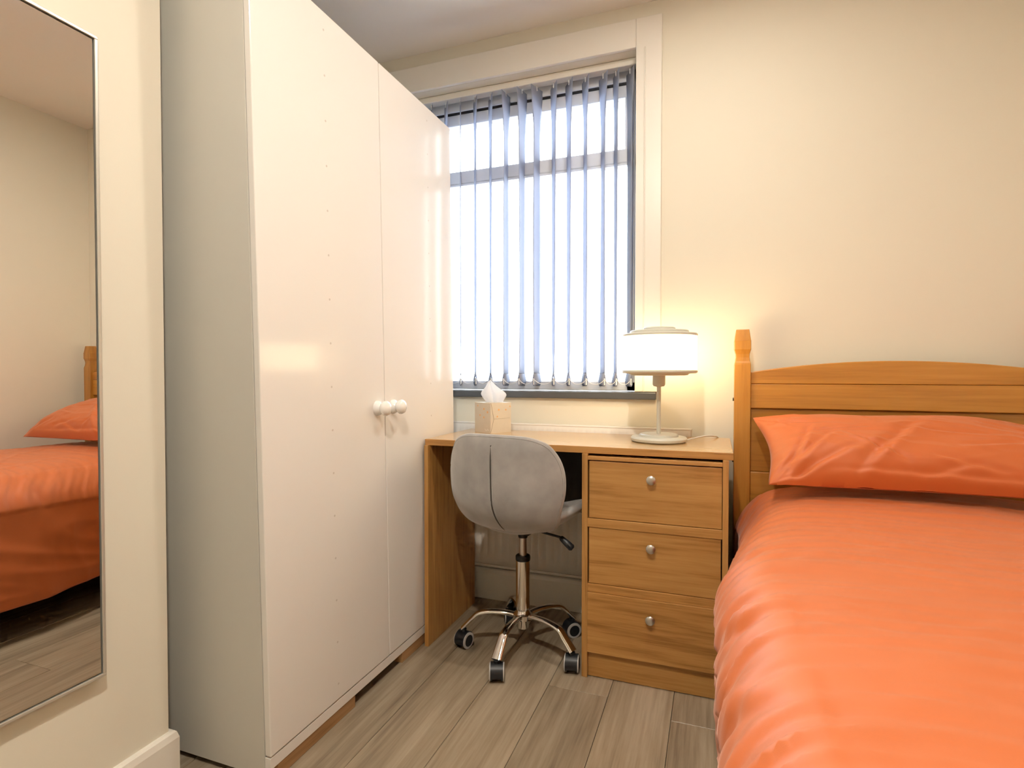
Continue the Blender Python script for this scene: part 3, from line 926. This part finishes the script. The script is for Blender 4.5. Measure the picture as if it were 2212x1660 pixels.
for k in range(9):
    yy = .36 + k * .21
    box('bed_slat', (HX0 + .02, HX1 - .02, yy, yy + .07, .315, .335), PINX, be, .002)

MX0, MX1, MY0_, MY1_ = .078, 1.038, .275, 2.155
mt = box('mattress', (MX0 + .045, MX1 - .012, MY0_ + .01, MY1_, .337, .530), MATT, None, .07, 6)
tag(mt, 'mattress under the orange duvet on the pine bed', 'mattress')

# --- duvet
def N(x, y, z=0.0): return noise.noise(Vector((x, y, z)))
def ridge(v): return 1 - abs(v)
def sharp(v, k=2.6): return max(0.0, 1 - k * abs(v))
def duvet():
    ds = .0085
    prof = []     # arc length samples: (x, z, nx, nz, kind, s)
    XLs, XRs, HEM = .012, 1.090, .135
    TOP, RAD = .612, .115
    # left side up
    z = HEM
    side = TOP - RAD - HEM
    n1 = int(side / ds)
    for k in range(n1):
        prof.append((XLs, HEM + side * k / n1, -1, 0, -1 + k / n1))
    n2 = int(RAD * math.pi / 2 / ds)
    for k in range(n2):
        t = math.pi / 2 * k / n2
        prof.append((XLs + RAD - RAD * math.cos(t), TOP - RAD + RAD * math.sin(t), -math.cos(t), math.sin(t), 0))
    wtop = XRs - XLs - 2 * RAD
    n3 = int(wtop / (ds * 1.15))
    for k in range(n3):
        u = k / n3
        prof.append((XLs + RAD + wtop * u, TOP + .022 * math.sin(math.pi * u) ** .8, 0, 1, 1))
    n2b = 10
    for k in range(n2b):
        t = math.pi / 2 * k / n2b
        prof.append((XRs - RAD + RAD * math.sin(t), TOP - RAD + RAD * math.cos(t), math.sin(t), math.cos(t), 2))
    for k in range(16):
        prof.append((XRs, TOP - RAD - (TOP - RAD - .2) * k / 15, 1, 0, 3))
    Y0, Y1 = .262, 2.150
    ny = int((Y1 - Y0) / ds)
    V, F = [], []
    m = len(prof)
    for r in range(ny + 1):
        y = Y0 + (Y1 - Y0) * r / ny
        # ends of the duvet sink a little
        endn = max(0, (y - (Y1 - .16)) / .16); endf = max(0, (Y0 + .10 - y) / .10)
        for c, (x, z, nx, nz, kind) in enumerate(prof):
            arc = c * ds
            left = math.exp(-max(0, x - .05) / .28)              # strength towards the open side
            d = 0.0
            if kind >= 0 and kind <= 1.5:
                # ripples running across the bed from the open edge
                w1 = y - .11 * (1 - math.exp(-max(0, x - .02) / .08)) + .16 * x + .03 * N(x * 3, y * 2.2, 3)
                r1 = sharp(N(x * 1.2 + 4, w1 * 15, 1.3), 2.2) ** 1.4
                r2 = sharp(N(x * 1.8, w1 * 30, 7.7), 2.4) ** 1.5
                amt = left * (.35 + .65 * max(0, min(1, (1.75 - y) / .5)))
                d += (.0075 * r1 + .0055 * r2) * amt
                d += .008 * N(x * 2.0, y * 2.3, 2) + .0030 * N(x * 4, y * 6, 5)
                d += .0026 * sharp(N(x * 2.1 + 2 * y, y * 9, 9), 4) + .0022 * sharp(N(x * 5 - 3 * y, y * 4, 19), 7) + .0026 * sharp(N(x * 2.0 + 5, w1 * 18, 29), 4)
            if kind <= 0:
                hang = 1.0 if kind < 0 else z and (.55)
                low = max(0.0, min(1.0, (TOP - z) / .30))
                # hanging folds on the side, drifting diagonally
                q = y + .45 * (z - .3) * (1 if y < 1.2 else .5) + .04 * N(y * 4, z * 5, 8)
                f1 = N(q * 4.2, z * 1.0, 11.0)
                f2 = sharp(N(q * 5.5, z * 1.7, 13), 2)
                f3 = sharp(N(q * 3.0 + z * 6, z * 5, 17), 3)
                d += low * (.016 * f1 + .014 * f2 + .010 * f3) * (.35 + .65 * min(1, low * 1.2))
                d += .004 * N(y * 9, z * 9, 21)
                d -= .012 * low * low
            # pucker pits on the edge seen in the photo
            for py, amp in ((1.335, .006), (.98, .008), (.74, .008)):
                dy = (y - py + .35 * (arc - side - .06)) / .020; ds_ = (arc - (side + .06)) / .055
                if abs(dy) < 3 and abs(ds_) < 3:
                    d -= amp * math.exp(-dy * dy - ds_ * ds_)
                dy2 = (y - py - .036 + .35 * (arc - side - .06)) / .024
                if abs(dy2) < 3 and abs(ds_) < 3:
                    d += amp * .55 * math.exp(-dy2 * dy2 - ds_ * ds_)
            xx = x + nx * d; zz = z + nz * d
            # nearer the pillow the duvet tucks in beside the desk and rounds off
            tuck = max(0, min(1, (y - 1.15) / .72)); tuck = tuck * tuck * (3 - 2 * tuck)
            edge = math.exp(-(max(0, x - XLs) / .13) ** 2) if kind <= 1.5 else 0
            xx += (.062 * tuck + .006) * (edge if x < .5 else 0)
            zz -= .045 * tuck * math.exp(-(max(0, x - XLs) / .12) ** 2) * max(0, min(1, (z - .35) / .2)) * (1 if kind <= 1.5 else 0)
            zz -= .035 * endn * endn * (1 if kind >= 0 else .4) + .06 * endf ** 2
            if kind < 0:      # uneven hem
                zz += .012 * N(y * 2.5, 4, 4) * max(0, -kind)
            V.append((xx, y, zz))
    for r in range(ny):
        for c in range(m - 1):
            F.append((r * m + c, r * m + c + 1, (r + 1) * m + c + 1, (r + 1) * m + c))
    o = emit('duvet', V, F, ORAN, None, smooth=True)
    sd = o.modifiers.new('thickness', 'SOLIDIFY'); sd.thickness = .009; sd.offset = -1
    return o
tag(duvet(), 'plain orange duvet spread over the single bed', 'duvet')

# --- pillow
CREASES = [(-.44, -.90, .05, .28, .016, .010), (-.76, .02, -.30, .10, .006, .0045), (-.45, -.10, -.12, -.75, .009, .006),
           (.25, -.35, .62, -.18, .010, .007), (-.88, -.80, -.70, .15, .010, .007), (-.90, -.88, -.56, -.05, .011, .007),
           (-.86, -.92, -.40, -.45, .012, .007), (-.92, .55, -.62, .30, .008, .005), (-.80, .86, -.25, .84, .005, .003),
           (-.95, .80, -.80, .35, .008, .005), (-.25, .60, -.16, .35, .006, .004), (.05, -.62, .42, -.80, .008, .005),
           (-.05, -.90, .30, -.72, .009, .005), (.50, .45, .95, .20, .010, .005), (-.10, .05, .55, .02, .007, .0035),
           (-.60, -.86, .75, -.90, .006, .0045), (.60, -.60, .95, -.92, .012, .008)]
def pillow():
    BL, BR = Vector((.155, 1.800, .668)), Vector((.965, 1.800, .672))
    TL, TR = Vector((.128, 2.105, .845)), Vector((.925, 2.105, .835))
    nu, nv = 200, 110
    V, F = [], []
    for side in (1, -1):
        for j in range(nv + 1):
            b = -1 + 2 * j / nv
            for i in range(nu + 1):
                a = -1 + 2 * i / nu
                # edges pull in between the corners
                pa = a * (1 - (.065 if a < 0 else .04) * (1 - b * b) ** 1.5) ; pb = b * (1 - .06 * (1 - a * a))
                s, t = (pa + 1) / 2, (pb + 1) / 2
                P = BL.lerp(BR, s).lerp(TL.lerp(TR, s), t)
                nn = (BR - BL).cross(TL - BL).normalized()
                ea = max(0, 1 - abs(a) ** 3.2); eb = max(0, 1 - abs(b) ** 2.6)
                h = (ea ** .55) * (eb ** .55)
                x, y = a * .40, b * .25
                if side > 0:
                    T = .094 * h
                    # slumped: fuller toward the lower edge
                    T *= 1 + .16 * (-b)
                    w1 = y + .22 * x + .05 * N(x * 4, y * 4, 2)
                    T += .014 * h * N(x * 3.5, y * 5, 4)
                    T += .0042 * h * sharp(N(x * 2.4 + 9, w1 * 11, 6), 3)
                    T += .0028 * h * sharp(N(x * 4 - w1 * 6, w1 * 12, 3), 4)
                    # gathers fanning from the left corners
                    for ca, cb in ((-1, -1), (-1, 1), (1, -1), (1, 1)):
                        rr = math.hypot((a - ca) * 1.6, b - cb)
                        if rr < 1.1:
                            an = math.atan2(b - cb, (a - ca) * 1.6)
                            T += .0055 * h ** .5 * math.sin(an * 11 + 2 * N(rr * 4, an * 3, 1)) * math.exp(-((rr - .35) / .3) ** 2)
                    # creases read off the photograph: valley lines with a soft lip
                    for a0, b0, a1, b1, wd_, am in CREASES:
                        ux, uy = (a1 - a0) * .40, (b1 - b0) * .17
                        L2 = ux * ux + uy * uy
                        px_, py_ = (a - a0) * .40, (b - b0) * .17
                        tt = max(0, min(1, (px_ * ux + py_ * uy) / L2))
                        sd_ = (px_ * uy - py_ * ux) / math.sqrt(L2)
                        dd_ = math.hypot(px_ - ux * tt, py_ - uy * tt)
                        if dd_ < wd_ * 4:
                            fall = math.sin(math.pi * min(1, max(0, .08 + .84 * tt))) ** .6
                            T += am * fall * (-math.exp(-(dd_ / wd_) ** 2) + .7 * math.exp(-((sd_ - 1.6 * wd_) / wd_) ** 2 - (max(0, dd_ - abs(sd_)) / wd_) ** 2))
                    # dog-eared fold at the near left corner
                    T -= .018 * math.exp(-(((a + .80) / .07) ** 2) - ((b + .84) / .10) ** 2)
                else:
                    T = -.030 * h
                p = P + nn * T
                V.append(tuple(p))
    m = nu + 1; st = m * (nv + 1)
    for s in (0, 1):
        for j in range(nv):
            for i in range(nu):
                q = s * st + j * m + i
                F.append((q, q + 1, q + m + 1, q + m))
    me = bpy.data.meshes.new('tmp'); me.from_pydata(V, [], F)
    bm = bmesh.new(); bm.from_mesh(me); bmesh.ops.remove_doubles(bm, verts=bm.verts, dist=2e-5)
    bm.verts.index_update()
    V = [tuple(v.co) for v in bm.verts]; F = [[v.index for v in f.verts] for f in bm.faces]
    bm.free(); bpy.data.meshes.remove(me)
    return emit('pillow', V, F, ORAN, None, smooth=True)
tag(pillow(), 'orange pillow leaning on the pine headboard', 'pillow')

# ================================================================== CEILING DOWNLIGHTS (out of view, the room's own lamps)
for PX, PY, PWR, lab in ((-.05, 1.45, 10.0, 'recessed white downlight in the ceiling above the desk'),
                         (-.2, .12, 30.0, 'recessed white downlight in the ceiling over the foot of the bed')):
    dl = thing('downlight', lab, 'downlight', (PX, PY, ZC), group='ceiling downlights')
    lathe('bezel', [(.038, ZC - .010), (.042, ZC - .012), (.052, ZC - .008), (.055, ZC - .001)], (PX, PY, 0), TRIM, dl, n=36)
    rad = .036
    lm = emit_mat('lit_downlight_lens', (1.0, 0.925, 0.80), SPOT_E * PWR / (math.pi * math.pi * rad * rad))
    lathe('lens', [(.001, ZC - .0135), (rad, ZC - .0125), (rad, ZC - .011)], (PX, PY, 0), lm, dl, n=36)

for o in bpy.data.objects:
    if '_o' in o: del o['_o']
